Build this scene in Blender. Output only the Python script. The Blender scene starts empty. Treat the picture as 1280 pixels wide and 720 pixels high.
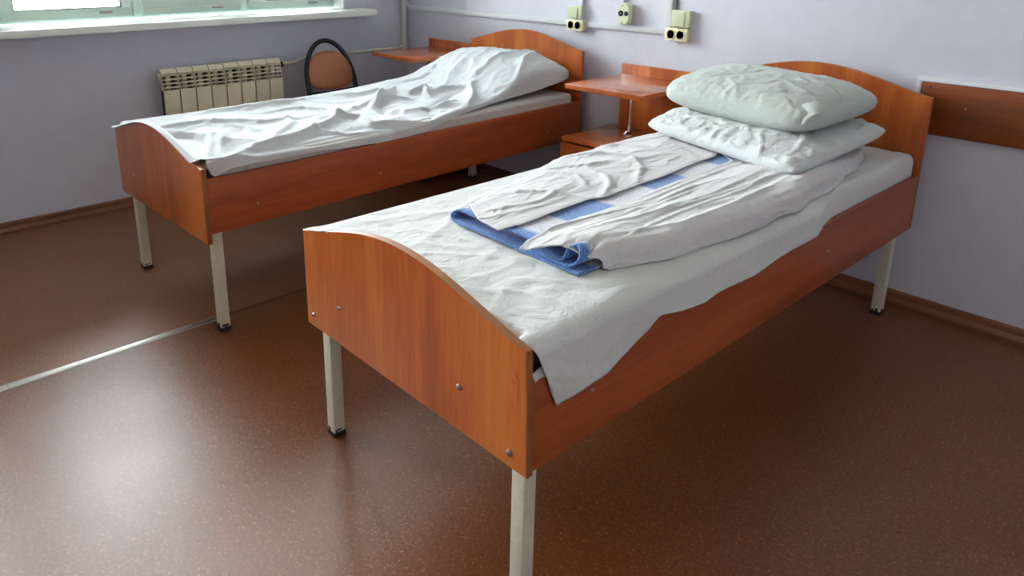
import bpy, bmesh, math, random
import numpy as np
from mathutils import Matrix, Vector
random.seed(7)
SC = bpy.context.scene
COL = SC.collection

# ------------------------------------------------------------------ camera
cd = bpy.data.cameras.new('camera'); cam = bpy.data.objects.new('camera', cd); COL.objects.link(cam)
R_ = Vector((0.66368975, 0.74800022, 0.00340255)); U_ = Vector((-0.20686724, 0.17917511, 0.96182235)); F_ = Vector((-0.71883368, 0.63905551, -0.27365342))
M = Matrix((R_, U_, -F_)).transposed().to_4x4(); M.translation = Vector((3.79498, -2.88883, 1.26575))
cam.matrix_world = M
cd.sensor_width = 36.0; cd.lens = 920.195/1280*36.0
cd.shift_x = 61.97/1280; cd.shift_y = -159.98/1280
cd.clip_start = 0.05; cd.clip_end = 500
SC.camera = cam

# ------------------------------------------------------------------ world, daylight, exposure
w = bpy.data.worlds.new('sky'); SC.world = w; w.use_nodes = True
nt = w.node_tree; nt.nodes.clear()
wo = nt.nodes.new('ShaderNodeOutputWorld'); bg = nt.nodes.new('ShaderNodeBackground')
tc = nt.nodes.new('ShaderNodeTexCoord'); sp = nt.nodes.new('ShaderNodeSeparateXYZ'); rp = nt.nodes.new('ShaderNodeValToRGB')
nt.links.new(tc.outputs['Generated'], sp.inputs[0]); nt.links.new(sp.outputs['Z'], rp.inputs[0])
rp.color_ramp.elements[0].position = 0.0; rp.color_ramp.elements[0].color = (0.90, 0.97, 0.97, 1)
rp.color_ramp.elements[1].position = 1.0; rp.color_ramp.elements[1].color = (0.80, 0.92, 0.97, 1)
nt.links.new(rp.outputs[0], bg.inputs[0]); nt.links.new(bg.outputs[0], wo.inputs[0])
bg.inputs[1].default_value = 9.0

WIN = [(-2.24, -0.46), (-4.55, -2.75)]     # the two window openings in the left wall (y range)
WZ0, WZ1 = 0.935, 2.35
for (a, b) in WIN:
    ld = bpy.data.lights.new('window_portal', 'AREA'); ld.shape = 'RECTANGLE'; ld.size = WZ1-WZ0; ld.size_y = b-a
    ld.cycles.is_portal = True
    lo = bpy.data.objects.new('window_portal', ld); COL.objects.link(lo)
    lo.location = (-0.36, (a+b)/2, (WZ0+WZ1)/2); lo.rotation_euler = (0, -math.pi/2, 0)

SC.view_settings.view_transform = 'Standard'; SC.view_settings.look = 'None'
SC.view_settings.gamma = 1.0; SC.view_settings.use_curve_mapping = False
SC.view_settings.exposure = 2.0

# ------------------------------------------------------------------ helpers
def srgb(r, g, b):
    f = lambda c: (c/255/12.92) if c/255 <= .04045 else ((c/255+.055)/1.055)**2.4
    return (f(r), f(g), f(b), 1)

def new_mat(name):
    m = bpy.data.materials.new(name); m.use_nodes = True
    return m, m.node_tree, m.node_tree.nodes['Principled BSDF']

def nd(nt, typ, **kw):
    n = nt.nodes.new(typ)
    for k, v in kw.items():
        if k in n.inputs: n.inputs[k].default_value = v
        else: setattr(n, k, v)
    return n

def coords(nt, scale=(1, 1, 1), space='Object'):
    t = nt.nodes.new('ShaderNodeTexCoord'); mp = nt.nodes.new('ShaderNodeMapping'); mp.inputs['Scale'].default_value = scale
    nt.links.new(t.outputs[space], mp.inputs[0]); return mp.outputs[0]

def ramp(nt, fac, stops):
    r = nt.nodes.new('ShaderNodeValToRGB'); e = r.color_ramp.elements
    e[0].position, e[0].color = stops[0]; e[1].position, e[1].color = stops[-1]
    for p, c in stops[1:-1]:
        x = e.new(p); x.color = c
    nt.links.new(fac, r.inputs[0]); return r.outputs[0]

def bump(nt, bsdf, h, strength, dist=0.01):
    b = nt.nodes.new('ShaderNodeBump'); b.inputs['Strength'].default_value = strength; b.inputs['Distance'].default_value = dist
    nt.links.new(h, b.inputs['Height']); nt.links.new(b.outputs[0], bsdf.inputs['Normal'])

def wood(name, scale, c0, c1, c2, rough=0.3, coat=0.25):
    """printed-laminate wood; scale stretches the figure along the grain"""
    m, t, p = new_mat(name)
    v = coords(t, scale)
    n1 = nd(t, 'ShaderNodeTexNoise', Scale=1.0, Detail=6.0, Roughness=0.6, Distortion=0.6); t.links.new(v, n1.inputs['Vector'])
    v2 = coords(t, tuple(s*9 for s in scale))
    n2 = nd(t, 'ShaderNodeTexNoise', Scale=1.0, Detail=3.0, Roughness=0.6); t.links.new(v2, n2.inputs['Vector'])
    mx = nd(t, 'ShaderNodeMath', operation='MULTIPLY_ADD'); t.links.new(n2.outputs[0], mx.inputs[0]); mx.inputs[1].default_value = .35; t.links.new(n1.outputs[0], mx.inputs[2])
    c = ramp(t, mx.outputs[0], [(.42, c0), (.62, c1), (.85, c2)])
    t.links.new(c, p.inputs['Base Color'])
    p.inputs['Roughness'].default_value = rough; p.inputs['Coat Weight'].default_value = coat; p.inputs['Coat Roughness'].default_value = .22
    bump(t, p, n2.outputs[0], .04, .002)
    return m

W0, W1, W2 = srgb(144, 64, 24), srgb(171, 84, 33), srgb(198, 112, 46)
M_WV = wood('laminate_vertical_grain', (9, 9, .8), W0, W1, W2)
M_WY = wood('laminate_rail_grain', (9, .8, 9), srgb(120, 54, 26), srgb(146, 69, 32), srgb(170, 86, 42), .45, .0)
M_WX = wood('laminate_top_grain', (.8, 9, 9), W0, srgb(180, 92, 42), W2, .2, .6)
M_WD = wood('dark_board_laminate', (.7, 9, 9), srgb(100, 47, 15), srgb(126, 62, 22), srgb(146, 78, 32), .4, .1)
M_EDGE = wood('edge_band', (3, 3, 3), srgb(120, 74, 40), srgb(142, 92, 54), srgb(160, 108, 66), .45, 0)

def plain(name, c, rough=.5, metal=0, nscale=None, nstr=.1, var=0.0, spec=None):
    m, t, p = new_mat(name)
    p.inputs['Base Color'].default_value = c; p.inputs['Roughness'].default_value = rough; p.inputs['Metallic'].default_value = metal
    if spec is not None: p.inputs['Specular IOR Level'].default_value = spec
    n = nd(t, 'ShaderNodeTexNoise', Scale=nscale or 20.0, Detail=4.0); t.links.new(coords(t), n.inputs['Vector'])
    if var > 0:
        lo = tuple(x*(1-var) for x in c[:3])+(1,); hi = tuple(min(1, x*(1+var)) for x in c[:3])+(1,)
        t.links.new(ramp(t, n.outputs[0], [(.3, lo), (.7, hi)]), p.inputs['Base Color'])
    if nscale: bump(t, p, n.outputs[0], nstr, .003)
    return m

M_WALL = plain('lavender_wall_paint', srgb(203, 206, 219), .55, nscale=14, nstr=.25, var=.03)
M_WALL2 = plain('far_wall_paint', srgb(214, 212, 220), .7, nscale=8, nstr=.1, var=.02)
M_CEIL = plain('ceiling_paint', srgb(232, 232, 230), .8, nscale=10, nstr=.1)
M_PVC = plain('window_plastic', srgb(206, 226, 216), .35, nscale=30, nstr=.02)
M_SILL = plain('sill_plastic', srgb(226, 232, 226), .35, nscale=30, nstr=.02)
M_TRUNK = plain('trunking_plastic', srgb(210, 216, 222), .45, nscale=30, nstr=.02)
M_LEG = plain('cream_enamel', srgb(206, 204, 184), .4, nscale=60, nstr=.1, var=.06)
M_BLACK = plain('black_rubber', srgb(22, 20, 20), .6, nscale=50)
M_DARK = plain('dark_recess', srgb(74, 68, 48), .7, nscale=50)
M_SCREW = plain('steel_screw', srgb(170, 165, 160), .35, 1.0, nscale=60)
M_CHROME = plain('chrome', srgb(225, 225, 228), .08, 1.0, nscale=60, nstr=.01)
M_ALU = plain('aluminium_strip', srgb(205, 200, 192), .32, 1.0, nscale=90, nstr=.05)
M_SOCK = plain('cream_switch_plastic', srgb(226, 222, 184), .4, nscale=40, nstr=.02)
M_SWITCH = plain('pale_green_plastic', srgb(206, 216, 182), .4, nscale=40, nstr=.02)
M_RAD = plain('radiator_enamel', srgb(224, 218, 190), .4, nscale=40, nstr=.04)
M_PIPE = plain('painted_pipe', srgb(196, 196, 190), .45, nscale=40, nstr=.1)
M_BASE = wood('baseboard_wood', (6, .7, 6), srgb(92, 52, 34), srgb(116, 68, 46), srgb(138, 86, 60), .4, .2)
M_BASEX = wood('baseboard_wood_back', (.7, 6, 6), srgb(92, 52, 34), srgb(116, 68, 46), srgb(138, 86, 60), .4, .2)
M_MATT = plain('brown_mattress_ticking', srgb(104, 66, 46), .8, nscale=70, nstr=.2, var=.1)
M_LEATHER = plain('brown_leatherette', srgb(172, 112, 76), .35, nscale=90, nstr=.25, var=.1)
M_TUBE = plain('black_tube', srgb(16, 30, 34), .25, nscale=30, nstr=.01)
M_SCRATCH = plain('pale_red_marker', srgb(205, 96, 62), .6, nscale=60)

def cloth(name, c, b1=.35, b2=.5, s1=26, s2=9, dist=.006, stretch=(1, 1, 1), weave=0):
    m, t, p = new_mat(name)
    p.inputs['Base Color'].default_value = c; p.inputs['Roughness'].default_value = .85
    p.inputs['Sheen Weight'].default_value = .15; p.inputs['Specular IOR Level'].default_value = .2
    a = nd(t, 'ShaderNodeTexNoise', Scale=s1, Detail=5.0, Roughness=.6, Distortion=.8); t.links.new(coords(t, stretch), a.inputs['Vector'])
    r = nd(t, 'ShaderNodeTexNoise', Scale=s2, Detail=3.0, Roughness=.55, Distortion=1.2); t.links.new(coords(t, stretch), r.inputs['Vector'])
    s = nd(t, 'ShaderNodeMath', operation='SUBTRACT'); t.links.new(r.outputs[0], s.inputs[0]); s.inputs[1].default_value = .5
    ab = nd(t, 'ShaderNodeMath', operation='ABSOLUTE'); t.links.new(s.outputs[0], ab.inputs[0])
    ad = nd(t, 'ShaderNodeMath', operation='MULTIPLY_ADD'); t.links.new(a.outputs[0], ad.inputs[0]); ad.inputs[1].default_value = b1; 
    sc = nd(t, 'ShaderNodeMath', operation='MULTIPLY'); t.links.new(ab.outputs[0], sc.inputs[0]); sc.inputs[1].default_value = -b2*3
    t.links.new(sc.outputs[0], ad.inputs[2])
    bump(t, p, ad.outputs[0], 1.0, dist)
    return m
WH = srgb(208, 210, 209)
M_SHEET = cloth('white_cotton_sheet', WH, .35, .30, s1=44, s2=13, dist=.007)
M_SHEET2 = cloth('grey_white_under_sheet', srgb(188, 184, 180), .2, .2)
M_COVER = cloth('white_duvet_cotton', srgb(206, 205, 206), .35, .35, stretch=(1.6, .7, 1))
M_RUMPLE = cloth('rumpled_white_cotton', srgb(198, 203, 205), .3, .3, s1=30, s2=7)
M_PILLOW = cloth('crinkled_pillowcase', srgb(206, 211, 211), .5, .5, s1=34, s2=12)
M_PILLOW2 = cloth('pillowcase_cotton', srgb(186, 194, 189), .35, .35, s1=22, s2=8)

def m_blanket():
    m, t, p = new_mat('blue_checked_terry')
    tcn = t.nodes.new('ShaderNodeTexCoord'); s = t.nodes.new('ShaderNodeSeparateXYZ'); t.links.new(tcn.outputs['Object'], s.inputs[0])
    def stripe(out, freq, ph, thr):
        a = nd(t, 'ShaderNodeMath', operation='MULTIPLY_ADD'); t.links.new(out, a.inputs[0]); a.inputs[1].default_value = freq; a.inputs[2].default_value = ph
        b = nd(t, 'ShaderNodeMath', operation='SINE'); t.links.new(a.outputs[0], b.inputs[0])
        g = nd(t, 'ShaderNodeMapRange'); t.links.new(b.outputs[0], g.inputs[0]); g.inputs[1].default_value = thr-.12; g.inputs[2].default_value = thr+.12
        return g.outputs[0]
    k = 2*math.pi/.365
    sy = stripe(s.outputs['Y'], -k, math.pi/2-k*1.40, .05)
    sx = stripe(s.outputs['X'], 2*math.pi/.42, math.pi/2-2*math.pi/.42*.42, -.1)
    mul = nd(t, 'ShaderNodeMath', operation='MULTIPLY'); t.links.new(sy, mul.inputs[0]); t.links.new(sx, mul.inputs[1])
    # woven blue border along the foot hem (y < -1.60)
    bd = nd(t, 'ShaderNodeMapRange'); t.links.new(s.outputs['Y'], bd.inputs[0]); bd.inputs[1].default_value = -1.60; bd.inputs[2].default_value = -1.615
    mxx = nd(t, 'ShaderNodeMath', operation='MAXIMUM'); t.links.new(mul.outputs[0], mxx.inputs[0]); t.links.new(bd.outputs[0], mxx.inputs[1])
    # everything but the slit's strip of checks reads plain blue at the edges of the cloth
    n = nd(t, 'ShaderNodeTexNoise', Scale=260.0, Detail=2.0); t.links.new(tcn.outputs['Object'], n.inputs['Vector'])
    blue = ramp(t, n.outputs[0], [(.35, srgb(58, 96, 162)), (.65, srgb(112, 154, 216))])
    pale = ramp(t, n.outputs[0], [(.35, srgb(176, 180, 200)), (.65, srgb(228, 226, 230))])
    mix = nd(t, 'ShaderNodeMix', data_type='RGBA'); t.links.new(mxx.outputs[0], mix.inputs[0]); t.links.new(pale, mix.inputs[6]); t.links.new(blue, mix.inputs[7])
    t.links.new(mix.outputs[2], p.inputs['Base Color']); p.inputs['Roughness'].default_value = .95; p.inputs['Sheen Weight'].default_value = .3
    bump(t, p, n.outputs[0], .8, .003)
    return m
M_BLUE = m_blanket()

def m_floor(name, a, b, c):
    m, t, p = new_mat(name)
    v = coords(t)
    big = nd(t, 'ShaderNodeTexNoise', Scale=1.6, Detail=4.0); t.links.new(v, big.inputs['Vector'])
    mid = nd(t, 'ShaderNodeTexNoise', Scale=110.0, Detail=5.0, Roughness=.8); t.links.new(v, mid.inputs['Vector'])
    base = ramp(t, mid.outputs[0], [(.3, a), (.55, b), (.75, c)])
    sp_ = nd(t, 'ShaderNodeTexVoronoi', Scale=190.0); t.links.new(v, sp_.inputs['Vector'])
    fl = ramp(t, sp_.outputs['Distance'], [(.25, (1, 1, 1, 1)), (.40, (0, 0, 0, 1))])
    sel = nd(t, 'ShaderNodeSeparateColor'); t.links.new(sp_.outputs['Color'], sel.inputs[0])
    gt = nd(t, 'ShaderNodeMath', operation='GREATER_THAN'); t.links.new(sel.outputs[0], gt.inputs[0]); gt.inputs[1].default_value = .86
    mu = nd(t, 'ShaderNodeMath', operation='MULTIPLY'); t.links.new(fl, mu.inputs[0]); t.links.new(gt.outputs[0], mu.inputs[1])
    mu2 = nd(t, 'ShaderNodeMath', operation='MULTIPLY'); t.links.new(mu.outputs[0], mu2.inputs[0]); mu2.inputs[1].default_value = .6
    mix = nd(t, 'ShaderNodeMix', data_type='RGBA'); t.links.new(mu2.outputs[0], mix.inputs[0]); t.links.new(base, mix.inputs[6]); mix.inputs[7].default_value = srgb(196, 148, 108)
    hs = nd(t, 'ShaderNodeMix', data_type='RGBA', blend_type='MULTIPLY'); hs.inputs[0].default_value = .35
    t.links.new(mix.outputs[2], hs.inputs[6]); t.links.new(ramp(t, big.outputs[0], [(.3, (.62, .62, .62, 1)), (.7, (1, 1, 1, 1))]), hs.inputs[7])
    t.links.new(hs.outputs[2], p.inputs['Base Color'])
    rr = nd(t, 'ShaderNodeMapRange'); t.links.new(big.outputs[0], rr.inputs[0]); rr.inputs[1].default_value = .3; rr.inputs[2].default_value = .7; rr.inputs[3].default_value = .35; rr.inputs[4].default_value = .45
    t.links.new(rr.outputs[0], p.inputs['Roughness']); p.inputs['Specular IOR Level'].default_value = .7
    wv = nd(t, 'ShaderNodeTexNoise', Scale=9.0, Detail=3.0); t.links.new(v, wv.inputs['Vector']); bump(t, p, wv.outputs[0], .06, .01)
    b2 = nd(t, 'ShaderNodeBump', Strength=.12, Distance=.002); t.links.new(mid.outputs[0], b2.inputs['Height'])
    t.links.new(p.inputs['Normal'].links[0].from_socket, b2.inputs['Normal']); t.links.new(b2.outputs[0], p.inputs['Normal'])
    return m
M_FLOOR = m_floor('orange_brown_linoleum', srgb(82, 44, 18), srgb(120, 69, 32), srgb(156, 100, 56))
M_FLOOR2 = m_floor('brown_linoleum', srgb(104, 64, 36), srgb(140, 92, 56), srgb(164, 114, 76))

def m_glass():
    m, t, p = new_mat('window_glass'); t.nodes.remove(p)
    o = t.nodes['Material Output']; tr = t.nodes.new('ShaderNodeBsdfTransparent'); gl = t.nodes.new('ShaderNodeBsdfGlossy'); gl.inputs['Roughness'].default_value = 0.0
    fr = nd(t, 'ShaderNodeFresnel', IOR=1.45); mx = t.nodes.new('ShaderNodeMixShader')
    t.links.new(fr.outputs[0], mx.inputs[0]); t.links.new(tr.outputs[0], mx.inputs[1]); t.links.new(gl.outputs[0], mx.inputs[2]); t.links.new(mx.outputs[0], o.inputs[0])
    return m
M_GLASS = m_glass()

def finish(name, bm, mat, parent=None, smooth=None, loc=None):
    me = bpy.data.meshes.new(name); bmesh.ops.recalc_face_normals(bm, faces=bm.faces); bm.to_mesh(me); bm.free()
    for m in (mat if isinstance(mat, (list, tuple)) else [mat]): me.materials.append(m)
    if smooth:
        me.polygons.foreach_set('use_smooth', [True]*len(me.polygons))
        if smooth is not True: me.set_sharp_from_angle(angle=smooth)
    o = bpy.data.objects.new(name, me); COL.objects.link(o)
    if parent: o.parent = parent
    if loc: o.location = loc
    return o

def tag(o, label=None, cat=None, group=None, kind=None):
    for k, v in (('label', label), ('category', cat), ('group', group), ('kind', kind)):
        if v: o[k] = v
    return o

def empty(name, loc=(0, 0, 0), rz=0):
    o = bpy.data.objects.new(name, None); COL.objects.link(o); o.location = loc; o.rotation_euler = (0, 0, rz); o.empty_display_size = .1
    return o

def bx(bm, x0, x1, y0, y1, z0, z1, bev=0, mi=0):
    r = bmesh.ops.create_cube(bm, size=1); vs = r['verts']
    for v in vs: v.co = Vector((x0+(v.co.x+.5)*(x1-x0), y0+(v.co.y+.5)*(y1-y0), z0+(v.co.z+.5)*(z1-z0)))
    fs = set(f for v in vs for f in v.link_faces)
    for f in fs: f.material_index = mi
    if bev > 0:
        es = list(set(e for v in vs for e in v.link_edges))
        bmesh.ops.bevel(bm, geom=es, offset=bev, segments=2, affect='EDGES', profile=.6)
    return vs

def box(name, x0, x1, y0, y1, z0, z1, mat, parent=None, bev=0):
    bm = bmesh.new(); bx(bm, x0, x1, y0, y1, z0, z1, bev)
    return finish(name, bm, mat, parent, math.radians(40) if bev else None)

def tube(bm, pts, r, n=12, cap=True):
    pts = [Vector(p) for p in pts]; rings = []
    up = None
    for i, p in enumerate(pts):
        d = (pts[min(i+1, len(pts)-1)]-pts[max(i-1, 0)]).normalized()
        if up is None:
            up = d.orthogonal().normalized()
        up = (up-d*up.dot(d)).normalized(); s = d.cross(up)
        rr = r[i] if isinstance(r, (list, tuple)) else r
        rings.append([bm.verts.new(p+(up*math.cos(2*math.pi*k/n)+s*math.sin(2*math.pi*k/n))*rr) for k in range(n)])
    for a, b in zip(rings, rings[1:]):
        for k in range(n): bm.faces.new((a[k], a[(k+1) % n], b[(k+1) % n], b[k]))
    if cap: bm.faces.new(rings[0][::-1]); bm.faces.new(rings[-1])

def cyl(bm, c, axis, r, h, n=20, r2=None):
    c = Vector(c); a = Vector(axis).normalized()
    tube(bm, [c, c+a*h], [r, r if r2 is None else r2], n)

def board(name, prof, y0, y1, mats, parent, bev=.0015):
    """prof: outline in (x, z); extruded from y0 to y1; the rim gets material 1"""
    bm = bmesh.new()
    a = [bm.verts.new((x, y0, z)) for x, z in prof]; b = [bm.verts.new((x, y1, z)) for x, z in prof]
    f1 = bm.faces.new(a); f2 = bm.faces.new(b[::-1]); n = len(prof)
    for i in range(n):
        f = bm.faces.new((a[i], b[i], b[(i+1) % n], a[(i+1) % n])); f.material_index = 1
    es = [e for e in bm.edges if (e in f1.edges or e in f2.edges)]
    es = list(set(f1.edges) | set(f2.edges))
    bmesh.ops.bevel(bm, geom=es, offset=bev, segments=1, affect='EDGES')
    return finish(name, bm, mats, parent, math.radians(35))

# --- numpy gradient noise and ridges for cloth
_P = np.random.RandomState(5).permutation(256); _P = np.concatenate([_P, _P, _P])
_G = np.array([(math.cos(a), math.sin(a)) for a in np.linspace(0, 2*math.pi, 17)[:-1]])
def pn(x, y, seed=0):
    x = np.asarray(x)+seed*17.13; y = np.asarray(y)+seed*9.71
    xi = np.floor(x).astype(int); yi = np.floor(y).astype(int); xf = x-xi; yf = y-yi
    def g(ix, iy, fx, fy):
        h = _P[(_P[ix & 255]+iy) & 255] & 15; return _G[h, 0]*fx+_G[h, 1]*fy
    s = lambda t: t*t*t*(t*(t*6-15)+10)
    u, v = s(xf), s(yf)
    a = g(xi, yi, xf, yf); b = g(xi+1, yi, xf-1, yf); c = g(xi, yi+1, xf, yf-1); d = g(xi+1, yi+1, xf-1, yf-1)
    return ((a*(1-u)+b*u)*(1-v)+(c*(1-u)+d*u)*v)*1.5
def crease(x, y, seed=0):                       # sharp-crested folds, 0..1
    wx = x+.35*pn(x*.8, y*.8, seed+3); wy = y+.35*pn(x*.8, y*.8, seed+4)
    return np.clip(1-np.abs(pn(wx, wy, seed))*2.6, 0, 1)**2
def ss(x, a, b):
    t = np.clip((x-a)/(b-a), 0, 1); return t*t*(3-2*t)
def ridge(u, v, pts, h, wd, asym=1.0):
    best = np.full(np.shape(u), 1e9); side = np.zeros(np.shape(u)); fade = np.zeros(np.shape(u))
    L = [0]
    for (a, b), (c, d) in zip(pts, pts[1:]): L.append(L[-1]+math.hypot(c-a, d-b))
    for i, ((a, b), (c, d)) in enumerate(zip(pts, pts[1:])):
        ex, ey = c-a, d-b; l2 = ex*ex+ey*ey+1e-12
        t = np.clip(((u-a)*ex+(v-b)*ey)/l2, 0, 1)
        dx, dy = u-a-t*ex, v-b-t*ey; dd = np.hypot(dx, dy); m = dd < best
        best = np.where(m, dd, best); side = np.where(m, np.sign(ex*dy-ey*dx), side)
        s = (L[i]+t*(L[i+1]-L[i]))/L[-1]; fade = np.where(m, s, fade)
    wv = np.where(side > 0, wd, wd*asym)
    env = np.sqrt(np.clip(np.sin(np.pi*np.clip(fade*.9+.05, 0, 1)), 0, 1))
    return h*env/(1+(best/wv)**2)**1.5
def lerpv(v, xs, ys): return np.interp(v, xs, ys)

def grid_obj(name, P, mat, parent=None, solid=0, offset=-1, mask=None):
    n, m, _ = P.shape
    idx = np.arange(n*m).reshape(n, m)
    q = np.stack([idx[:-1, :-1], idx[1:, :-1], idx[1:, 1:], idx[:-1, 1:]], -1).reshape(-1, 4)
    me = bpy.data.meshes.new(name); me.from_pydata(P.reshape(-1, 3).tolist(), [], q.tolist()); me.materials.append(mat)
    me.polygons.foreach_set('use_smooth', [True]*len(me.polygons)); me.update()
    o = bpy.data.objects.new(name, me); COL.objects.link(o)
    if parent: o.parent = parent
    if solid:
        s = o.modifiers.new('thickness', 'SOLIDIFY'); s.thickness = solid; s.offset = offset
    return o

# ------------------------------------------------------------------ the room
RX, RY, RZ = 5.6, -5.2, 2.75
floor = box('floor', -.35, RX+.2, RY-.2, .35, -.12, -.004, M_FLOOR2); tag(floor, kind='structure')
SX = 1.438
box('linoleum_sheet', 0.0, SX-.001, RY, 0.0, -.004, 0.0, M_FLOOR2, floor)
box('linoleum_sheet', SX+.001, RX, RY, 0.0, -.004, 0.0, M_FLOOR, floor)
st = bmesh.new()
pr = [(-.017, 0.0), (-.015, .0022), (-.006, .0042), (.006, .0042), (.015, .0022), (.017, 0.0)]
for y0, y1 in ((RY+.01, -2.62), (-2.618, -1.93)):
    a = [st.verts.new((SX+x, y0, z)) for x, z in pr]; b = [st.verts.new((SX+x, y1, z)) for x, z in pr]
    for i in range(5): st.faces.new((a[i], a[i+1], b[i+1], b[i]))
    st.faces.new(a[::-1]); st.faces.new(b)
strip = finish('trim_1', st, M_ALU); tag(strip, kind='structure')
for yy in (-2.05, -2.42, -2.75, -3.15):
    bm = bmesh.new(); cyl(bm, (SX, yy, .004), (0, 0, 1), .004, .0012, 12); finish('screw', bm, M_SCREW, strip)
st = bmesh.new()
a = [st.verts.new((SX+x*.5, -1.93, z*.35+.0002)) for x, z in pr]; b = [st.verts.new((SX+x*.5, -.02, z*.35+.0002)) for x, z in pr]
for i in range(5): st.faces.new((a[i], a[i+1], b[i+1], b[i]))
st.faces.new(a[::-1]); st.faces.new(b)
tag(finish('trim_2', st, plain('welded_seam', srgb(96, 50, 32), .4, nscale=40)), kind='structure')

bm = bmesh.new()
bx(bm, -.35, 0, RY-.2, .35, 0, WZ0-.04); bx(bm, -.35, 0, RY-.2, .35, WZ1, RZ)
ys = [RY-.2] + [c for ab in sorted(WIN) for c in ab] + [.35]
for a, b in zip(ys[::2], ys[1::2]): bx(bm, -.35, 0, a, b, WZ0-.04, WZ1)
tag(finish('wall_left', bm, M_WALL), kind='structure')
tag(box('wall_back', 0, RX, 0, .2, 0, RZ, M_WALL), kind='structure')
tag(box('wall_right', RX, RX+.2, RY-.2, .2, 0, RZ, M_WALL2), kind='structure')
tag(box('wall_front', 0, RX, RY-.2, RY, 0, RZ, M_WALL2), kind='structure')
tag(box('ceiling', -.35, RX+.2, RY-.2, .35, RZ, RZ+.15, M_CEIL), kind='structure')

# baseboards: a stepped wooden plinth
bpro = [(0, 0), (.026, 0), (.026, .010), (.018, .020), (.013, .024), (.013, .042), (.009, .049), (0, .049)]
def baseboard(name, p0, p1, nrm, mat):
    bm = bmesh.new(); p0, p1, nrm = Vector(p0), Vector(p1), Vector(nrm)
    a = [bm.verts.new(p0+nrm*x+Vector((0, 0, z))) for x, z in bpro]; b = [bm.verts.new(p1+nrm*x+Vector((0, 0, z))) for x, z in bpro]
    n = len(bpro)
    for i in range(n): bm.faces.new((a[i], a[(i+1) % n], b[(i+1) % n], b[i]))
    bm.faces.new(a); bm.faces.new(b[::-1])
    return tag(finish(name, bm, mat), kind='structure')
baseboard('baseboard_left', (0, RY, 0), (0, -.0, 0), (1, 0, 0), M_BASE)
baseboard('baseboard_back', (.03, 0, 0), (RX, 0, 0), (0, -1, 0), M_BASEX)

# the continuous window sill
bm = bmesh.new()
bx(bm, -.095, .15, RY+.02, -.325, .895, .930, .006)
tag(finish('trim_3', bm, M_SILL, None, math.radians(40)), kind='structure')

def ring_frame(bm, x0, x1, y0, y1, z0, z1, w_, wb=None, bev=.006):
    wb = wb or w_
    bx(bm, x0, x1, y0, y1, z0, z0+wb, bev); bx(bm, x0, x1, y0, y1, z1-w_, z1, bev)
    bx(bm, x0, x1, y0, y0+w_, z0+wb-.004, z1-w_+.004, bev); bx(bm, x0, x1, y1-w_, y1, z0+wb-.004, z1-w_+.004, bev)

def window(name, y0, y1, splits):
    root = empty(name, (-.13, (y0+y1)/2, .93)); tag(root, kind='structure')
    off = Vector((.13, -(y0+y1)/2, -.93))
    def fin(n, bm, m, p=root, sm=math.radians(40)):
        for v in bm.verts: v.co += off
        return finish(n, bm, m, p, sm)
    bm = bmesh.new(); ring_frame(bm, -.17, -.105, y0, y1, .932, WZ1, .035, .012)
    for s in splits[1:-1]: bx(bm, -.17, -.107, s-.02, s+.02, .94, WZ1-.03, .004)
    fin('window_frame', bm, M_PVC)
    for k, (a, b) in enumerate(zip(splits, splits[1:])):
        sb = .048 if k != 1 else .115
        bm = bmesh.new(); a1 = a+(.025 if k else .028); b1 = b-.025
        zb = .944
        ring_frame(bm, -.155, -.095, a1, b1, zb, WZ1-.03, .055, sb)
        s = fin('window_sash', bm, M_PVC)
        bm = bmesh.new(); ring_frame(bm, -.15, -.098, a1+.052, b1-.052, zb+sb-.003, WZ1-.082, .006, .006, 0)
        fin('gasket', bm, M_BLACK, s)
        bm = bmesh.new(); bx(bm, -.128, -.124, a1+.05, b1-.05, zb+sb-.004, WZ1-.08)
        fin('glass_pane', bm, M_GLASS, s, None)
        if k == 1:
            bm = bmesh.new(); bx(bm, -.096, -.084, a1+.01, b1-.01, .974, .980, .002); fin('drip_ledge', bm, M_SILL, s)
        if k != 9:
            bm = bmesh.new(); yy = b1-.028 if k == 0 else a1+.028
            bx(bm, -.096, -.078, yy-.014, yy+.014, 1.58, 1.66, .004); bx(bm, -.078, -.05, yy-.008, yy+.008, 1.60, 1.62, .003); bx(bm, -.056, -.040, yy-.009, yy+.009, 1.60, 1.73, .004)
            fin('window_handle', bm, M_PVC, s)
        for dz in (zb+.02,):
            bm = bmesh.new(); bx(bm, -.096, -.088, b1-.16, b1-.10, dz, dz+.012, .002); fin('hinge_cover', bm, M_SCREW, s)
    # white plastered reveal on the room side
    bm = bmesh.new(); bx(bm, -.105, .001, y1-.004, y1+.001, .93, WZ1); bx(bm, -.105, .001, y0-.001, y0+.004, .93, WZ1); bx(bm, -.105, .001, y0, y1, WZ1-.004, WZ1+.001)
    fin('reveal', bm, M_SILL, root, None)
window('window_1', WIN[0][0], WIN[0][1], [-2.24, -1.61, -1.04, -.46])
window('window_2', WIN[1][0], WIN[1][1], [-4.55, -3.97, -3.35, -2.75])

# ground seen outside, a storey below
M_GROUND = plain('pale_dry_ground', srgb(205, 190, 170), .9, nscale=2.5, nstr=.3, var=.25)
gr = box('ground', -160, -.6, -90, 90, -3.3, -3.2, M_GROUND); tag(gr, kind='structure')

# ------------------------------------------------------------------ beds
WB, LB = .777, 1.95
def prof_arch(u, z0, h, W=WB): return z0+h*math.sin(math.pi*min(max(u/W, 0), 1))**1.3
def arch_np(u, z0, h): return z0+h*np.sin(np.pi*np.clip(u/WB, 0, 1))**1.3

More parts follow.
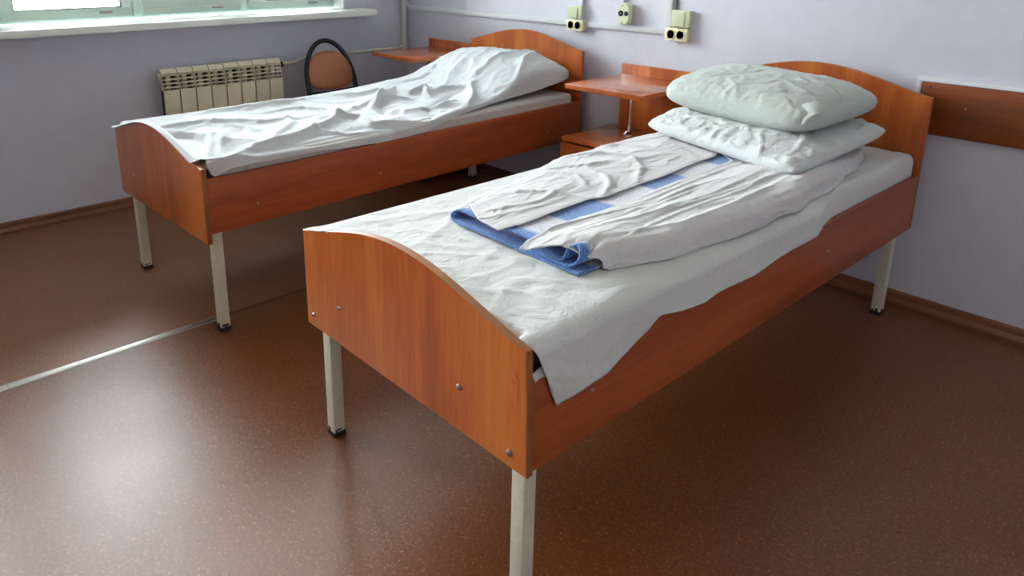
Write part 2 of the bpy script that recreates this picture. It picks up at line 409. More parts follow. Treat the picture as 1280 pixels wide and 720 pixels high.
def make_bed(loc, rz, rail, label, near):
    b = empty('hospital_bed', loc, rz); tag(b, label, 'bed', 'metal-legged wooden hospital beds')
    N = 40
    xs = [WB*i/N for i in range(N+1)]
    fl = .010 if near else 0
    foot = board('footboard', [(.0, .335), (WB+fl, .335)]+[(x, prof_arch(x, .592, .078)) for x in xs[::-1]], -LB, -LB+.018, [M_WV, M_EDGE], b)
    head = board('headboard', [(.0, .33), (WB, .33)]+[(x, prof_arch(x, .798, .076)) for x in xs[::-1]], -.018, 0, [M_WV, M_EDGE], b)
    for (u, z, r) in ((.035, .370, .006), (.161, .437, .005), (.599, .437, .006), (.742, .367, .007)):
        bm = bmesh.new(); tube(bm, [(u, -LB+.001, z), (u, -LB-.003, z), (u, -LB-.005, z)], [r, r, r*.6], 14)
        s = finish('screw', bm, M_SCREW, foot, math.radians(50))
    for (u, z) in ((.10, .44), (WB-.10, .44)):
        bm = bmesh.new(); cyl(bm, (u, -.017, z), (0, -1, 0), .005, .003); finish('screw', bm, M_SCREW, head)
    for x0, x1, sd in ((.0, .016, -1), (WB-.016, WB, 1)):
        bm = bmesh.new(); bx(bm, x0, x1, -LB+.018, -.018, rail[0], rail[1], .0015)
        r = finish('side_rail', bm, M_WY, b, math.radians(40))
        for v in ((1.76, .70) if near else (1.763, 1.245, .25)):
            bm = bmesh.new(); xx = x1 if sd > 0 else x0
            tube(bm, [(xx-sd*.001, -v, .437), (xx+sd*.002, -v, .437), (xx+sd*.004, -v, .437)], [.005, .005, .003], 12)
            finish('screw', bm, M_SCREW, r, math.radians(50))
    t = .034
    for (x0, v0) in ((.022, LB-.062), (WB-.021-t, LB-.062), (.030, .03), (WB-.030-t, .03)):
        bm = bmesh.new(); bx(bm, x0, x0+t, -v0-t, -v0, .012, rail[0]+.10, .003)
        lg = finish('leg', bm, M_LEG, b, math.radians(40))
        bm = bmesh.new(); bx(bm, x0-.0015, x0+t+.0015, -v0-t-.0015, -v0+.0015, 0.0, .013, .002)
        finish('foot_cap', bm, M_BLACK, lg, math.radians(40))
        # chipped enamel near the floor
        for k in range(3):
            bm = bmesh.new(); px = x0+random.uniform(.004, t-.012); pz = random.uniform(.012, .02); s_ = random.uniform(.004, .008)
            bx(bm, px, px+s_, -v0-t-.0006, -v0-t+.001, pz, pz+s_*1.5); finish('paint_chip', bm, M_BLACK, lg)
            bm = bmesh.new(); bx(bm, x0+t-.001, x0+t+.0006, -v0-t+.004+k*.008, -v0-t+.004+k*.008+s_, pz, pz+s_*1.3); finish('paint_chip', bm, M_BLACK, lg)
    box('bed_base', .018, WB-.018, -LB+.02, -.02, rail[0]+.075, rail[0]+.10, M_WY, b)
    if not near: box('black_corner_block', WB-.045, WB-.0165, -LB+.019, -LB+.050, .50, .588, M_BLACK, b, .004)  # plain black block filling the gap between footboard and under sheet
    return b, foot

X2, D2, A2 = 2.252, .090, -.007
X1, D1, A1 = .740, .093, .026
bed2, foot2 = make_bed((X2, -D2, 0), A2, (.332, .527), 'orange-brown wooden hospital bed in the foreground, under the two stacked pillows', True)
bed1, foot1 = make_bed((X1, -D1, 0), A1, (.368, .556), 'orange-brown wooden hospital bed by the window wall, under the rumpled white cover', False)

# pale inventory marking written up the edge of the near footboard
fc = bpy.data.curves.new('inventory_marking', 'FONT'); fc.body = 'ЖБТТ/Д 11'; fc.size = .0215; fc.extrude = .0003
fo = bpy.data.objects.new('tmp_text', fc); COL.objects.link(fo); bpy.context.view_layer.update()
me = bpy.data.meshes.new_from_object(fo.evaluated_get(bpy.context.evaluated_depsgraph_get())); bpy.data.objects.remove(fo)
me.materials.clear(); me.materials.append(M_SCRATCH)
it = bpy.data.objects.new('inventory_marking', me); COL.objects.link(it); it.parent = foot2
it.matrix_local = Matrix.Translation((.745, -LB-.0006, .548)) @ Matrix.Rotation(math.radians(90), 4, 'X') @ Matrix.Rotation(math.radians(-90), 4, 'Z')
it['label'] = 'faint pale red lettering running down the board edge'

def bedobj(o, which, label, cat, group=None):
    o.location = (X2, -D2, 0) if which == 2 else (X1, -D1, 0); o.rotation_euler = (0, 0, A2 if which == 2 else A1)
    return tag(o, label, cat, group)

# --- mattresses
def mattress(z0, z1, name='mattress'):
    bm = bmesh.new(); bx(bm, .022, .752, -LB+.035, -.03, z0, z1, .022)
    return finish(name, bm, M_MATT, None, math.radians(60))
bedobj(mattress(.4325, .588), 2, 'brown mattress of the foreground bed, wrapped in the smooth white sheet', 'mattress')
bedobj(mattress(.4685, .590), 1, 'brown mattress of the bed by the window wall, peeking out at the headboard', 'mattress')

# --- near sheet
def near_sheet():
    nt_, ns = 260, 150
    t = np.linspace(0, 1, nt_); v1 = .028+t*(1.952-.028)
    s = np.linspace(0, 1, ns)
    V, S = np.meshgrid(v1, s, indexing='ij')
    hemz = lerpv(V, [0, .6, .70, .795, .90, 1.095, 1.25, 1.411, 1.50, 1.575, 1.62, 1.697, 1.80, 1.876, 1.952], [.52, .52, .522, .522, .520, .511, .508, .507, .520, .531, .505, .487, .470, .458, .455])
    out = ss(V, .62, .86)                       # 0 tucked behind the rail, 1 hanging outside it
    us = .757+out*.026
    # left edge path: up the inner side of the left rail, over the edge
    P = np.zeros((nt_, ns, 3))
    a = np.clip(S/.10, 0, 1); bq = np.clip((S-.10)/.70, 0, 1); c = np.clip((S-.80)/.20, 0, 1)
    uL = .018+.006*np.sin(V*9)*0; 
    u = np.where(S < .10, .018+.018*a**3, .036+bq*(.735-.036))
    top = .600+.0*V
    z = np.where(S < .10, .530+(top-.530)*np.sin(a*np.pi/2), top)
    # right: rounded shoulder then drop
    sh = np.clip(c/.35, 0, 1); dr = np.clip((c-.35)/.65, 0, 1)
    ur = .735+(us-.735)*np.sin(sh*np.pi/2); zr = top-.030*(1-np.cos(sh*np.pi/2)); zr = np.where(dr > 0, (top-.030)+(hemz-(top-.030))*dr, zr)
    ur = np.where(dr > 0, us+out*.004*dr+out*.004*np.sin(V*21+2)*dr, ur)
    u = np.where(S >= .80, ur, u); z = np.where(S >= .80, zr, z)
    # foot: the sheet rides up on the corner of the board, elsewhere it tucks down behind it
    A = arch_np(u, .592, .078)
    tuck = ss(V, 1.905, 1.93)
    corner = 1-ss(u, .10, .20)
    zt = np.where(V > 1.90, (z*(1-tuck)+(z-.05)*tuck), z)
    zc = z+(np.maximum(A+.004, z)-z)*ss(V, 1.88, 1.932)
    z2 = zt*(1-corner)+zc*corner
    z = np.where((V > 1.88) & (S < .80), z2, z)
    Vv = V.copy()
    lim = 1.952*corner+1.928*(1-corner)
    Vv = np.minimum(Vv, np.where(S < .80, lim, 1.93))
    drop = np.clip((.598-z), 0, .2)
    vend = 1.932-drop*.42
    Vv = np.where(S >= .80, .028+(np.minimum(V, 1.93)-.028)*(vend-.028)/(1.93-.028), Vv)
    # relief
    edge = ss(u, .02, .06)*(1-ss(u, .74, .78)*.6)
    z = z+edge*(.0028*pn(u*5, V*3, 1)+.0022*(crease(u*7, V*5, 2)-.3)+.0014*pn(u*22, V*18, 3)+.0010*(crease(u*20, V*14, 9)-.3))
    for pts, h, wd in (([(.30, 1.86), (.45, 1.72), (.66, 1.60)], .004, .010), ([(.20, 1.75), (.40, 1.68)], .003, .008), ([(.50, 1.9), (.62, 1.80), (.72, 1.78)], .004, .010),
                       ([(.10, 1.30), (.16, 1.6), (.12, 1.8)], .003, .01), ([(.55, 1.78), (.70, 1.66), (.76, 1.50)], .004, .012), ([(.745, 1.38), (.70, 1.30), (.75, 1.0)], .005, .012),
                       ([(.72, .98), (.752, .80), (.70, .66)], .006, .010), ([(.76, .9), (.765, .7), (.73, .55)], .005, .010), ([(.70, .8), (.74, .62), (.74, .40)], .004, .012),
                       ([(.66, .35), (.72, .25), (.74, .12)], .003, .02)):
        z = z+ridge(u, V, pts, h, wd)
    side = ss(S, .86, .95)
    u = u+side*(.003*pn(V*6, z*12, 5)+out*.004*crease(V*3.5, z*9, 6)) * out
    P[..., 0] = u; P[..., 1] = -Vv; P[..., 2] = z
    return grid_obj('bed_sheet', P, M_SHEET, None, .0018, 0)
o = near_sheet(); bedobj(o, 2, 'smooth white sheet covering the foreground mattress and hanging over its side rail', 'sheet')
# the tucked-back corner of that sheet over the rail
pp = np.zeros((16, 8, 3))
for i in range(16):
    for j in range(8):
        a = i/15; c = j/7
        pp[i, j] = (.772+.010*c-.002*math.sin(a*5), -(1.929-.075*a), .536-.010*c+.006*math.sin(a*3.1)-.045*a*a*c)
o2 = grid_obj('tucked_corner', pp, M_SHEET, o, .002, 0)

# --- blue blanket folded inside its cover
def catmull(pts, n=12):
    P = [pts[0]]+list(pts)+[pts[-1]]; out = []
    for i in range(1, len(P)-2):
        for k in range(n):
            t = k/n; p0, p1, p2, p3 = [np.array(q, float) for q in P[i-1:i+3]]
            out.append(.5*((2*p1)+(-p0+p2)*t+(2*p0-5*p1+4*p2-p3)*t*t+(-p0+3*p1-3*p2+p3)*t**3))
    out.append(np.array(P[-1], float)); return np.array(out)
sec = catmull([(.655, .6085), (.60, .608), (.50, .608), (.35, .608), (.26, .608), (.228, .610), (.214, .619), (.224, .630), (.248, .633), (.30, .632), (.42, .6325), (.52, .632), (.565, .626), (.588, .619),
               (.596, .628), (.598, .644), (.612, .655), (.628, .650), (.635, .636), (.628, .620), (.612, .6145), (.58, .6145), (.50, .6145)], 7)
tv = np.linspace(0, 1, 90)
P = np.zeros((len(sec), 90, 3))
for i, (uu, zz) in enumerate(sec):
    ve = 1.652+.03*(uu-.2)-(zz-.608)*.75; v = .40+tv*(ve-.40)
    wob = .003*pn(v*6+uu*3, uu*5+zz*0, 11)
    P[i, :, 0] = uu+.004*pn(v*4, np.full_like(v, zz*30), 12)+(.02*(1-tv)*0); P[i, :, 1] = -v; P[i, :, 2] = zz+wob*(.3 if zz < .612 else 1)
bl = grid_obj('blanket', P, M_BLUE, None, .0045, 0)
bedobj(bl, 2, 'blue and white checked terry blanket folded inside the slit white cover', 'blanket')

def duvet():
    objs = []
    verts = []; faces = []
    def add(G):
        n, m, _ = G.shape; b0 = len(verts); verts.extend(G.reshape(-1, 3).tolist())
        for i in range(n-1):
            for j in range(m-1): faces.append((b0+i*m+j, b0+(i+1)*m+j, b0+(i+1)*m+j+1, b0+i*m+j+1))
    nv, nu = 220, 90
    # right panel
    t = np.linspace(0, 1, nv); s = np.linspace(0, 1, nu); T, S = np.meshgrid(t, s, indexing='ij')
    vf = lerpv(S, [0, .12, .35, .55, .75, .9, 1], [1.700, 1.690, 1.655, 1.635, 1.622, 1.60, 1.585])+.006*np.sin(S*34)*ss(S, .5, .8)
    V = .22+T*(vf-.22)
    uL = lerpv(V, [.4, .66, .70, .9, 1.1, 1.25, 1.4, 1.53, 1.66, 1.70], [.36, .40, .456, .462, .472, .482, .486, .480, .498, .512])
    uR = lerpv(V, [.22, .42, .68, .9, 1.1, 1.3, 1.43, 1.52, 1.6], [.66, .705, .742, .752, .754, .738, .715, .690, .664])+.004*np.sin(V*23)
    sh = ss(S, .80, 1.0)
    Ssh = np.clip(S/.86, 0, 1); Sd = np.clip((S-.86)/.14, 0, 1)
    U = uL+(uR-uL)*Ssh+.004*Sd
    topz = .6385+.019*ss(Ssh, .04, .5)-.0*V
    topz += .010*np.exp(-((U-.615)/.03)**2)*ss(V, 1.30, 1.6)
    topz += .003*pn(U*4, V*3, 21)-.022*(1-ss(V, .28, .62))
    rnd = np.sqrt(np.clip(1-np.clip((Ssh-.86)/.14, 0, 1)**2, 0, 1))
    Z = .628+(topz-.628)*rnd
    Z = np.where(Sd > 0, .628-(.628-.6045)*Sd, Z)
    # long folds fanning out from the pillow
    fan = (U-.58)/(1+.35*(V-.6))
    fo_ = crease(fan*26+.6*pn(U*6, V*2, 31), V*1.1, 22)-.35
    Z += .0042*fo_*(1-ss(Ssh, .80, .95))*ss(V, .45, .6)*(1-.35*ss(V, 1.3, 1.6))*ss(Ssh, 0, .08)
    Z += .0016*(crease(U*24, V*18, 24)-.3)*(1-Sd)
    for pts, h, wd in (([(.47, 1.66), (.50, 1.45), (.54, 1.2), (.55, .95)], .006, .008), ([(.56, 1.60), (.60, 1.4), (.62, 1.1), (.60, .8)], .006, .010),
                       ([(.64, 1.52), (.69, 1.35), (.70, 1.1), (.68, .8)], .007, .010), ([(.50, 1.5), (.56, 1.3), (.57, 1.1)], .004, .007), ([(.65, 1.25), (.655, 1.0), (.63, .75)], .005, .008)):
        Z += ridge(U, V, pts, h, wd)*(1-ss(Ssh, .88, 1))
    # foot hem sags over the blanket roll
    hem = ss(T, .955, 1.0)
    Z -= hem*lerpv(S, [0, .2, .45, .7, .86, 1], [.004, .006, .010, .030, .012, .0])
    Z = np.maximum(Z, .6045)
    U += Sd*.003*np.sin(V*37)+.004*(crease(V*5, Z*20, 28))*ss(Ssh, .93, 1)
    V2 = V+.004*hem*np.sin(S*50)*ss(S, .5, .8)
    add(np.stack([U, -V2, Z], -1))
    # left panel
    vf = lerpv(S, [0, .3, .6, 1], [1.585, 1.62, 1.655, 1.668])
    V = .42+T*(vf-.42)
    uL = lerpv(V, [.4, .6, .8, 1.0, 1.15, 1.3, 1.45, 1.6], [.04, .032, .030, .032, .060, .110, .160, .200])+.006*np.sin(V*17)
    uR = lerpv(V, [.4, .66, .695, .81, 1.0, 1.16, 1.29, 1.33, 1.48, 1.59, 1.664], [.34, .385, .398, .397, .415, .418, .423, .407, .412, .421, .412])
    U = uL+(uR-uL)*S
    rise = np.sqrt(np.clip(1-(1-np.clip(S/.12, 0, 1))**2, 0, 1))
    Z = .6045+.024*rise+.0125*ss(S, .05, .5)-.004*ss(S, .75, 1)+.003*pn(U*5, V*3.5, 41)*(1-ss(S, .8, 1))
    cr = crease(U*7+V*1.5, V*4.5-U*2, 42)-.3
    Z += .0036*cr*rise*(1-ss(S, .85, 1))+.0014*(crease(U*20, V*14, 44)-.3)*rise+.0014*(crease(U*34, V*9, 45)-.3)*rise
    for pts, h, wd in (([(.06, 1.05), (.13, .96), (.22, .92)], .012, .014), ([(.04, .86), (.10, .80), (.20, .78)], .012, .014), ([(.10, 1.25), (.25, 1.20), (.34, 1.26)], .007, .012),
                       ([(.20, 1.50), (.30, 1.38), (.38, 1.34)], .006, .012), ([(.22, .9), (.33, 1.0), (.40, 1.12)], .008, .014), ([(.42, 1.30), (.37, 1.20), (.31, 1.14), (.22, 1.12)], .008, .016), ([(.30, 1.60), (.34, 1.45), (.30, 1.30)], .005, .01), ([(.12, 1.2), (.20, 1.1), (.22, 1.0)], .008, .014),
                       ([(.15, .7), (.28, .72), (.36, .74)], .005, .015)):
        Z += ridge(U, V, pts, h, wd)*rise
    hem = ss(T, .965, 1.0)
    Z -= hem*.002
    Z = np.maximum(Z, np.where(U > .232, .6395, np.where(U > .21, .62, 0))+.0008*(crease(U*22, V*17, 44)))
    # stitched hem band
    Z += .0018*((T > .955) & (T < .963))+.0014*((S > .955)&(S < .965))
    add(np.stack([U, -V, Z], -1))
    me = bpy.data.meshes.new('duvet_cover'); me.from_pydata(verts, [], faces); me.materials.append(M_COVER)
    me.polygons.foreach_set('use_smooth', [True]*len(me.polygons)); me.update()
    o = bpy.data.objects.new('duvet_cover', me); COL.objects.link(o)
    m_ = o.modifiers.new('thickness', 'SOLIDIFY'); m_.thickness = .0025; m_.offset = 0
    return o
bedobj(duvet(), 2, 'folded white duvet cover with a long slit showing blue checks', 'duvet cover')

# --- pillows
def pillow(name, corners, thick, mat, seed, wr=.004, bulge=(1, 1), pinch=.06, cr=.10, power=.36):
    n = 96; g = np.linspace(-1, 1, n); A, B = np.meshgrid(g, g, indexing='ij')   # A: left..right, B: foot..head
    c = [np.array(q, float) for q in corners]                                      # FL, FR, BR, BL as (u, v, z)
    wa, wb = (A+1)/2, (B+1)/2
    Q = (c[0][None, None]*((1-wa)*(1-wb))[..., None]+c[1][None, None]*(wa*(1-wb))[..., None]+c[2][None, None]*(wa*wb)[..., None]+c[3][None, None]*((1-wa)*wb)[..., None])
    ctr = Q.mean((0, 1))
    prof = (np.clip(1-np.abs(A)**2.8, 0, 1)**power)*(np.clip(1-np.abs(B)**2.8, 0, 1)**power)
    # sides pull in between the corners
    ina = pinch*(1-B**2)*A*np.abs(A)**2; inb = pinch*(1-A**2)*B*np.abs(B)**2
    du = (c[1]-c[0])/2; dv = (c[3]-c[0])/2
    Q = Q-ina[..., None]*du-inb[..., None]*dv
    cp = cr*(np.abs(A)*np.abs(B))**5
    Q = Q-(np.sign(A)*cp)[..., None]*du-(np.sign(B)*cp)[..., None]*dv
    dist = np.sqrt(np.clip(1-np.maximum(np.abs(A), np.abs(B)), 0, 1))
    W1_ = wr*(1.6*(crease(A*3.2, B*3.2, seed)-.3)+.9*pn(A*4, B*4, seed+1)+.7*(crease(A*8, B*8, seed+2)-.3)+.35*(crease(A*17, B*17, seed+7)-.3))
    # puckers running in from the seam
    W1_ += wr*1.2*(pn(A*14, np.full_like(B, 1.7), seed+5)*ss(np.abs(B), .55, .95)+pn(np.full_like(A, 2.3), B*14, seed+6)*ss(np.abs(A), .55, .95))
    topz = Q[..., 2]+thick*bulge[0]*prof+W1_*ss(prof, .05, .5)
    botz = Q[..., 2]-thick*bulge[1]*prof
    verts = np.concatenate([np.stack([Q[..., 0], -Q[..., 1], topz], -1).reshape(-1, 3), np.stack([Q[..., 0], -Q[..., 1], botz], -1).reshape(-1, 3)])
    idx = np.arange(n*n).reshape(n, n); q = np.stack([idx[:-1, :-1], idx[1:, :-1], idx[1:, 1:], idx[:-1, 1:]], -1).reshape(-1, 4)
    me = bpy.data.meshes.new(name); me.from_pydata(verts.tolist(), [], q.tolist()+(q[:, ::-1]+n*n).tolist()); me.materials.append(mat)
    bm = bmesh.new(); bm.from_mesh(me); bmesh.ops.remove_doubles(bm, verts=bm.verts, dist=.0004); bmesh.ops.recalc_face_normals(bm, faces=bm.faces); bm.to_mesh(me); bm.free()
    me.polygons.foreach_set('use_smooth', [True]*len(me.polygons)); me.update()
    o = bpy.data.objects.new(name, me); COL.objects.link(o); return o
p1 = pillow('pillow', [(.055, .615, .672), (.705, .800, .668), (.712, .13, .690), (.04, .09, .69)], .055, M_PILLOW, 50, .0042, (1, .75), .04, .06)
bedobj(p1, 2, 'flatter crinkled white pillow, the lower of the two stacked on the foreground bed', 'pillow', 'pillows stacked on the foreground bed')
p2 = pillow('pillow', [(.045, .53, .775), (.64, .63, .765), (.70, .17, .795), (.02, .06, .80)], .083, M_PILLOW2, 80, .0026, (.96, .80), .03, .12, .41)
bedobj(p2, 2, 'plump pale grey-white pillow, the upper of the two stacked on the foreground bed', 'pillow', 'pillows stacked on the foreground bed')
# folded ear at the near corner of the upper pillow
n = 26; PP = np.zeros((n, 14, 3))
for i in range(n):
    for j in range(14):
        a = i/(n-1); c = j/13*2*math.pi
        r = .026*(1-a)**.7+.004
        cx = .612+.012*math.sin(a*3); cy = .545+.050*a; cz = .822-.060*a-.01*math.sin(a*6)
        PP[i, j] = (cx+r*math.cos(c)*1.1, -(cy+r*.6*math.sin(c)), cz+r*.5*math.sin(c+1))
grid_obj('pillowcase_ear', PP, M_PILLOW2, p2)

# --- far bed: flat under sheet, then the rumpled cover pulled over the pillow
def far_sheet():
    nv, nu = 120, 60
    v = np.linspace(.07, 1.925, nv); s = np.linspace(0, 1, nu); V, S = np.meshgrid(v, s, indexing='ij')
    U = np.where(S < .8, .03+(S/.8)*.70, .73+.030*np.sin(np.clip((S-.8)/.1, 0, 1)*np.pi/2))
    Z = np.where(S < .8, .5965, .5965-.012*(1-np.cos(np.clip((S-.8)/.1, 0, 1)*np.pi/2))-.05*np.clip((S-.9)/.1, 0, 1))
    Z = Z+.002*(crease(U*9, V*7, 61)-.3)*(1-ss(U, .70, .75))
    Z = Z+ridge(U, V, [(.55, .10), (.62, .35), (.70, .6)], .003, .01)+ridge(U, V, [(.65, .10), (.70, .35), (.74, .6)], .003, .01)
    U = U+.002*crease(V*4, Z*3, 62)*ss(S, .85, 1)*(-1)
    return grid_obj('bed_sheet', np.stack([U, -V, Z], -1), M_SHEET2, None, .0015, 0)
bedobj(far_sheet(), 1, 'greyish under sheet along the rail edge of the bed by the window wall', 'sheet')

def far_cover():
    nv, nu = 300, 170
    t = np.linspace(0, 1, nv); s = np.linspace(0, 1, nu); T, S = np.meshgrid(t, s, indexing='ij')
    V = .035+T*(1.962-.035)
    uR = lerpv(V, [0, .08, .30, .50, .62, .75, .9, 1.1, 1.5, 1.962], [.70, .715, .715, .705, .715, .735, .752, .764, .767, .767])
    hem = lerpv(V, [0, .1, .3, .5, .7, .9, 1.0, 1.2, 1.5, 1.85, 1.90, 1.962], [.672, .655, .630, .612, .603, .585, .560, .553, .572, .577, .560, .600])
    a = np.clip(S/.10, 0, 1); m = np.clip((S-.10)/.74, 0, 1); d = np.clip((S-.84)/.16, 0, 1); rs = .055*ss(V, .5, .9)*(1-ss(V, 1.75, 1.9))
    uLeft = -.004+0*V
    U = np.where(S < .10, uLeft+.030*a**2, .026+(uR-.035-.026)*m)
    U = np.where(S > .84, (uR-.035)+.037*np.sin(np.clip(d/.45, 0, 1)*np.pi/2)+.003*d, U)
    base = .614+.004*np.sin(V*4)
    # the pillow underneath
    pb = np.exp(-(np.abs((U-.40)/.375)**4.5))*np.exp(-(np.abs((V-.20)/.26)**3.0))
    pb2 = np.exp(-(np.abs((U-.32)/.33)**2.5))*np.exp(-(np.abs((V-.58)/.24)**2.0))
    H = base+.165*pb+.030*pb2+.012*np.exp(-((V-.95)/.25)**2)*np.exp(-((U-.35)/.25)**2)
    # rumples
    R = 0*H
    RR = [([(.80, 1.88), (.70, 1.72), (.69, 1.60), (.66, 1.50), (.58, 1.32), (.43, 1.12)], .020, .022),
          ([(.43, 1.12), (.40, .95), (.50, .84)], .016, .020),
          ([(.50, 1.34), (.60, 1.20), (.70, 1.22), (.73, 1.10), (.76, .98), (.74, .80)], .020, .018),
          ([(.62, 1.45), (.73, 1.36), (.75, 1.20)], .012, .014),
          ([(.47, 1.05), (.30, .80)], .026, .024), ([(.30, .80), (.41, .79), (.40, .70), (.50, .76)], .024, .022),
          ([(.52, .52), (.64, .62), (.74, .74)], .026, .018), ([(.52, .52), (.45, .62), (.46, .72)], .018, .02),
          ([(.54, .08), (.62, .26), (.72, .42)], .016, .016), ([(.54, .10), (.50, .30), (.48, .48)], .010, .018), ([(.54, .10), (.36, .25), (.22, .42)], .007, .022),
          ([(.22, 1.93), (.25, 1.71), (.40, 1.52), (.42, 1.28)], .012, .022), ([(.72, 1.90), (.60, 1.84), (.50, 1.78)], .020, .018),
          ([(.05, 1.6), (.12, 1.35), (.10, 1.1)], .016, .03), ([(.10, 1.05), (.22, .95), (.24, .75)], .014, .02),
          ([(.30, 1.7), (.45, 1.62), (.58, 1.66)], .010, .016), ([(.33, 1.40), (.50, 1.45), (.62, 1.60)], .012, .016), ([(.12, .75), (.20, .60), (.16, .45)], .014, .022),
          ([(.60, .98), (.66, .85), (.64, .70)], .012, .014), ([(.73, .15), (.71, .30), (.70, .45)], .010, .016), ([(.36, 1.22), (.26, 1.30), (.20, 1.45)], .010, .018)]
    for pts, h, wd in RR: R = R+ridge(U, V, pts, h*(1.35 if pts[0][1] > .9 else 1.1), wd)
    for pts, h, wd in (([(.45, 1.0), (.56, 1.05), (.62, 1.0)], .016, .03), ([(.55, .66), (.60, .80), (.66, .9)], .014, .024), ([(.25, 1.15), (.32, 1.0)], .010, .03), ([(.30, 1.80), (.42, 1.76), (.55, 1.70)], .014, .03)):
        R = R-ridge(U, V, pts, h, wd)
    inner = ss(U, .0, .08)*(1-ss(S, .84, .90)*.7)
    R = R+.010*pn(U*6, V*4, 71)+.007*(crease(U*3.5+V, V*2.6-U, 72)-.3)+.003*(crease(U*9, V*7, 73)-.3)+.0014*(crease(U*24, V*20, 74)-.3)+pb*(.006*(crease(U*8, V*10, 76)-.3)+.003*(crease(U*18, V*15, 77)-.3))
    Z = H+R*inner
    Z = Z-.022*ss(U, .62, .745)**2*ss(V, .75, 1.0)*(1-ss(V, 1.7, 1.85))
    Z = np.where(S < .10, .555+(Z-.555)*np.sin(a*np.pi/2)**.7, Z)
    zt = Z
    zd = (H-.02*(1-np.cos(np.clip(d/.45, 0, 1)*np.pi/2)))
    dd = np.clip((d-.30)/.70, 0, 1)
    zr = Z*(1-dd)+hem*dd
    Z = np.where(S > .84, zr, Z)
    Z = np.where(S > .84, np.maximum(Z, np.minimum(hem, zr)), Z)
    # foot: lies on the arch of the footboard, with a pocket just behind it
    A = arch_np(U, .592, .078)+.0045
    onb = ss(V, 1.925, 1.940)
    pocket = ss(V, 1.76, 1.86)*(1-ss(V, 1.90, 1.935))*np.exp(-((U-.50)/.16)**2)
    Z = Z-.045*pocket+ridge(U, V, [(.28, 1.87), (.40, 1.79), (.56, 1.77), (.70, 1.85)], .026, .028)
    rise = ss(V, 1.86, 1.93)*(1-ss(U, .30, .45))
    Z = Z*(1-rise)+np.maximum(Z, A)*rise
    Z = np.where(S > .84, Z, Z*(1-onb)+A*onb)
    Vv = np.where(S > .84, np.minimum(V, 1.926-.25*(.61-np.minimum(Z, .61))), V)
    U = U+.005*pn(V*7, Z*10, 75)*ss(S, .86, 1)
    U = np.where((S > .9) & (V > .9), np.maximum(U, .762), U)
    Z = np.maximum(Z, np.where(S > .84, 0, .6000))
    return grid_obj('rumpled_cover', np.stack([U, -Vv, Z], -1), M_RUMPLE, None, .0022, 0)
bedobj(far_cover(), 1, 'rumpled white cover pulled over the pillow lump on the bed by the window', 'bed cover')

# ------------------------------------------------------------------ bedside cabinets
def bedside(loc, label):
    r = empty('bedside_cabinet', loc); tag(r, label, 'bedside cabinet', 'orange-brown bedside cabinets with a raised shelf')
    # origin: back left corner on the floor; x right, y towards the room is negative
    box('back_panel', .03, .445, -.018, -.002, .06, .757, M_WV, r, .0015)
    box('cabinet_top', 0, .435, -.400, -.019, .442, .460, M_WX, r, .0015)
    box('side_panel', .006, .022, -.392, -.019, .03, .441, M_WV, r, .001); box('side_panel', .413, .429, -.392, -.019, .03, .441, M_WV, r, .001)
    box('bottom_panel', .023, .412, -.388, -.019, .06, .076, M_WX, r)
    d = box('drawer_front', .006, .429, -.409, -.393, .305, .434, M_WV, r, .0015)
    bm = bmesh.new(); tube(bm, [(.165, -.409, .37), (.165, -.428, .37), (.27, -.428, .37), (.27, -.409, .37)], .004, 10); finish('handle', bm, M_CHROME, d, math.radians(50))
    d = box('door', .006, .429, -.409, -.393, .075, .300, M_WV, r, .0015)
    bm = bmesh.new(); tube(bm, [(.38, -.409, .24), (.38, -.428, .24), (.38, -.428, .15), (.38, -.409, .15)], .004, 10); finish('handle', bm, M_CHROME, d, math.radians(50))
    for x, y in ((.03, -.36), (.40, -.36), (.03, -.05), (.40, -.05)):
        bm = bmesh.new(); cyl(bm, (x, y, 0), (0, 0, 1), .014, .031); finish('caster', bm, M_BLACK, r, math.radians(50))
    box('raised_shelf', .043, .437, -.440, -.0185, .690, .710, M_WX, r, .002)
    bm = bmesh.new(); cyl(bm, (.19, -.155, .462), (0, 0, 1), .0125, .227, 24); p = finish('chrome_pole', bm, M_CHROME, r, math.radians(50))
    bm = bmesh.new(); tube(bm, [(.19, -.155, .4605), (.19, -.155, .466), (.19, -.155, .470), (.19, -.155, .478)], [.026, .026, .021, .0145], 24); finish('pole_flange', bm, M_CHROME, p, math.radians(50))
    bm = bmesh.new(); tube(bm, [(.19, -.155, .676), (.19, -.155, .684), (.19, -.155, .6895)], [.0145, .024, .026], 24); finish('pole_flange', bm, M_CHROME, p, math.radians(50))
    return r
bedside((1.672, -.004, 0), 'orange-brown bedside cabinet with raised shelf on a chrome pole, between the two beds')
bedside((.272, -.045, 0), 'bedside cabinet in the corner behind the rumpled bed, only its raised shelf showing')

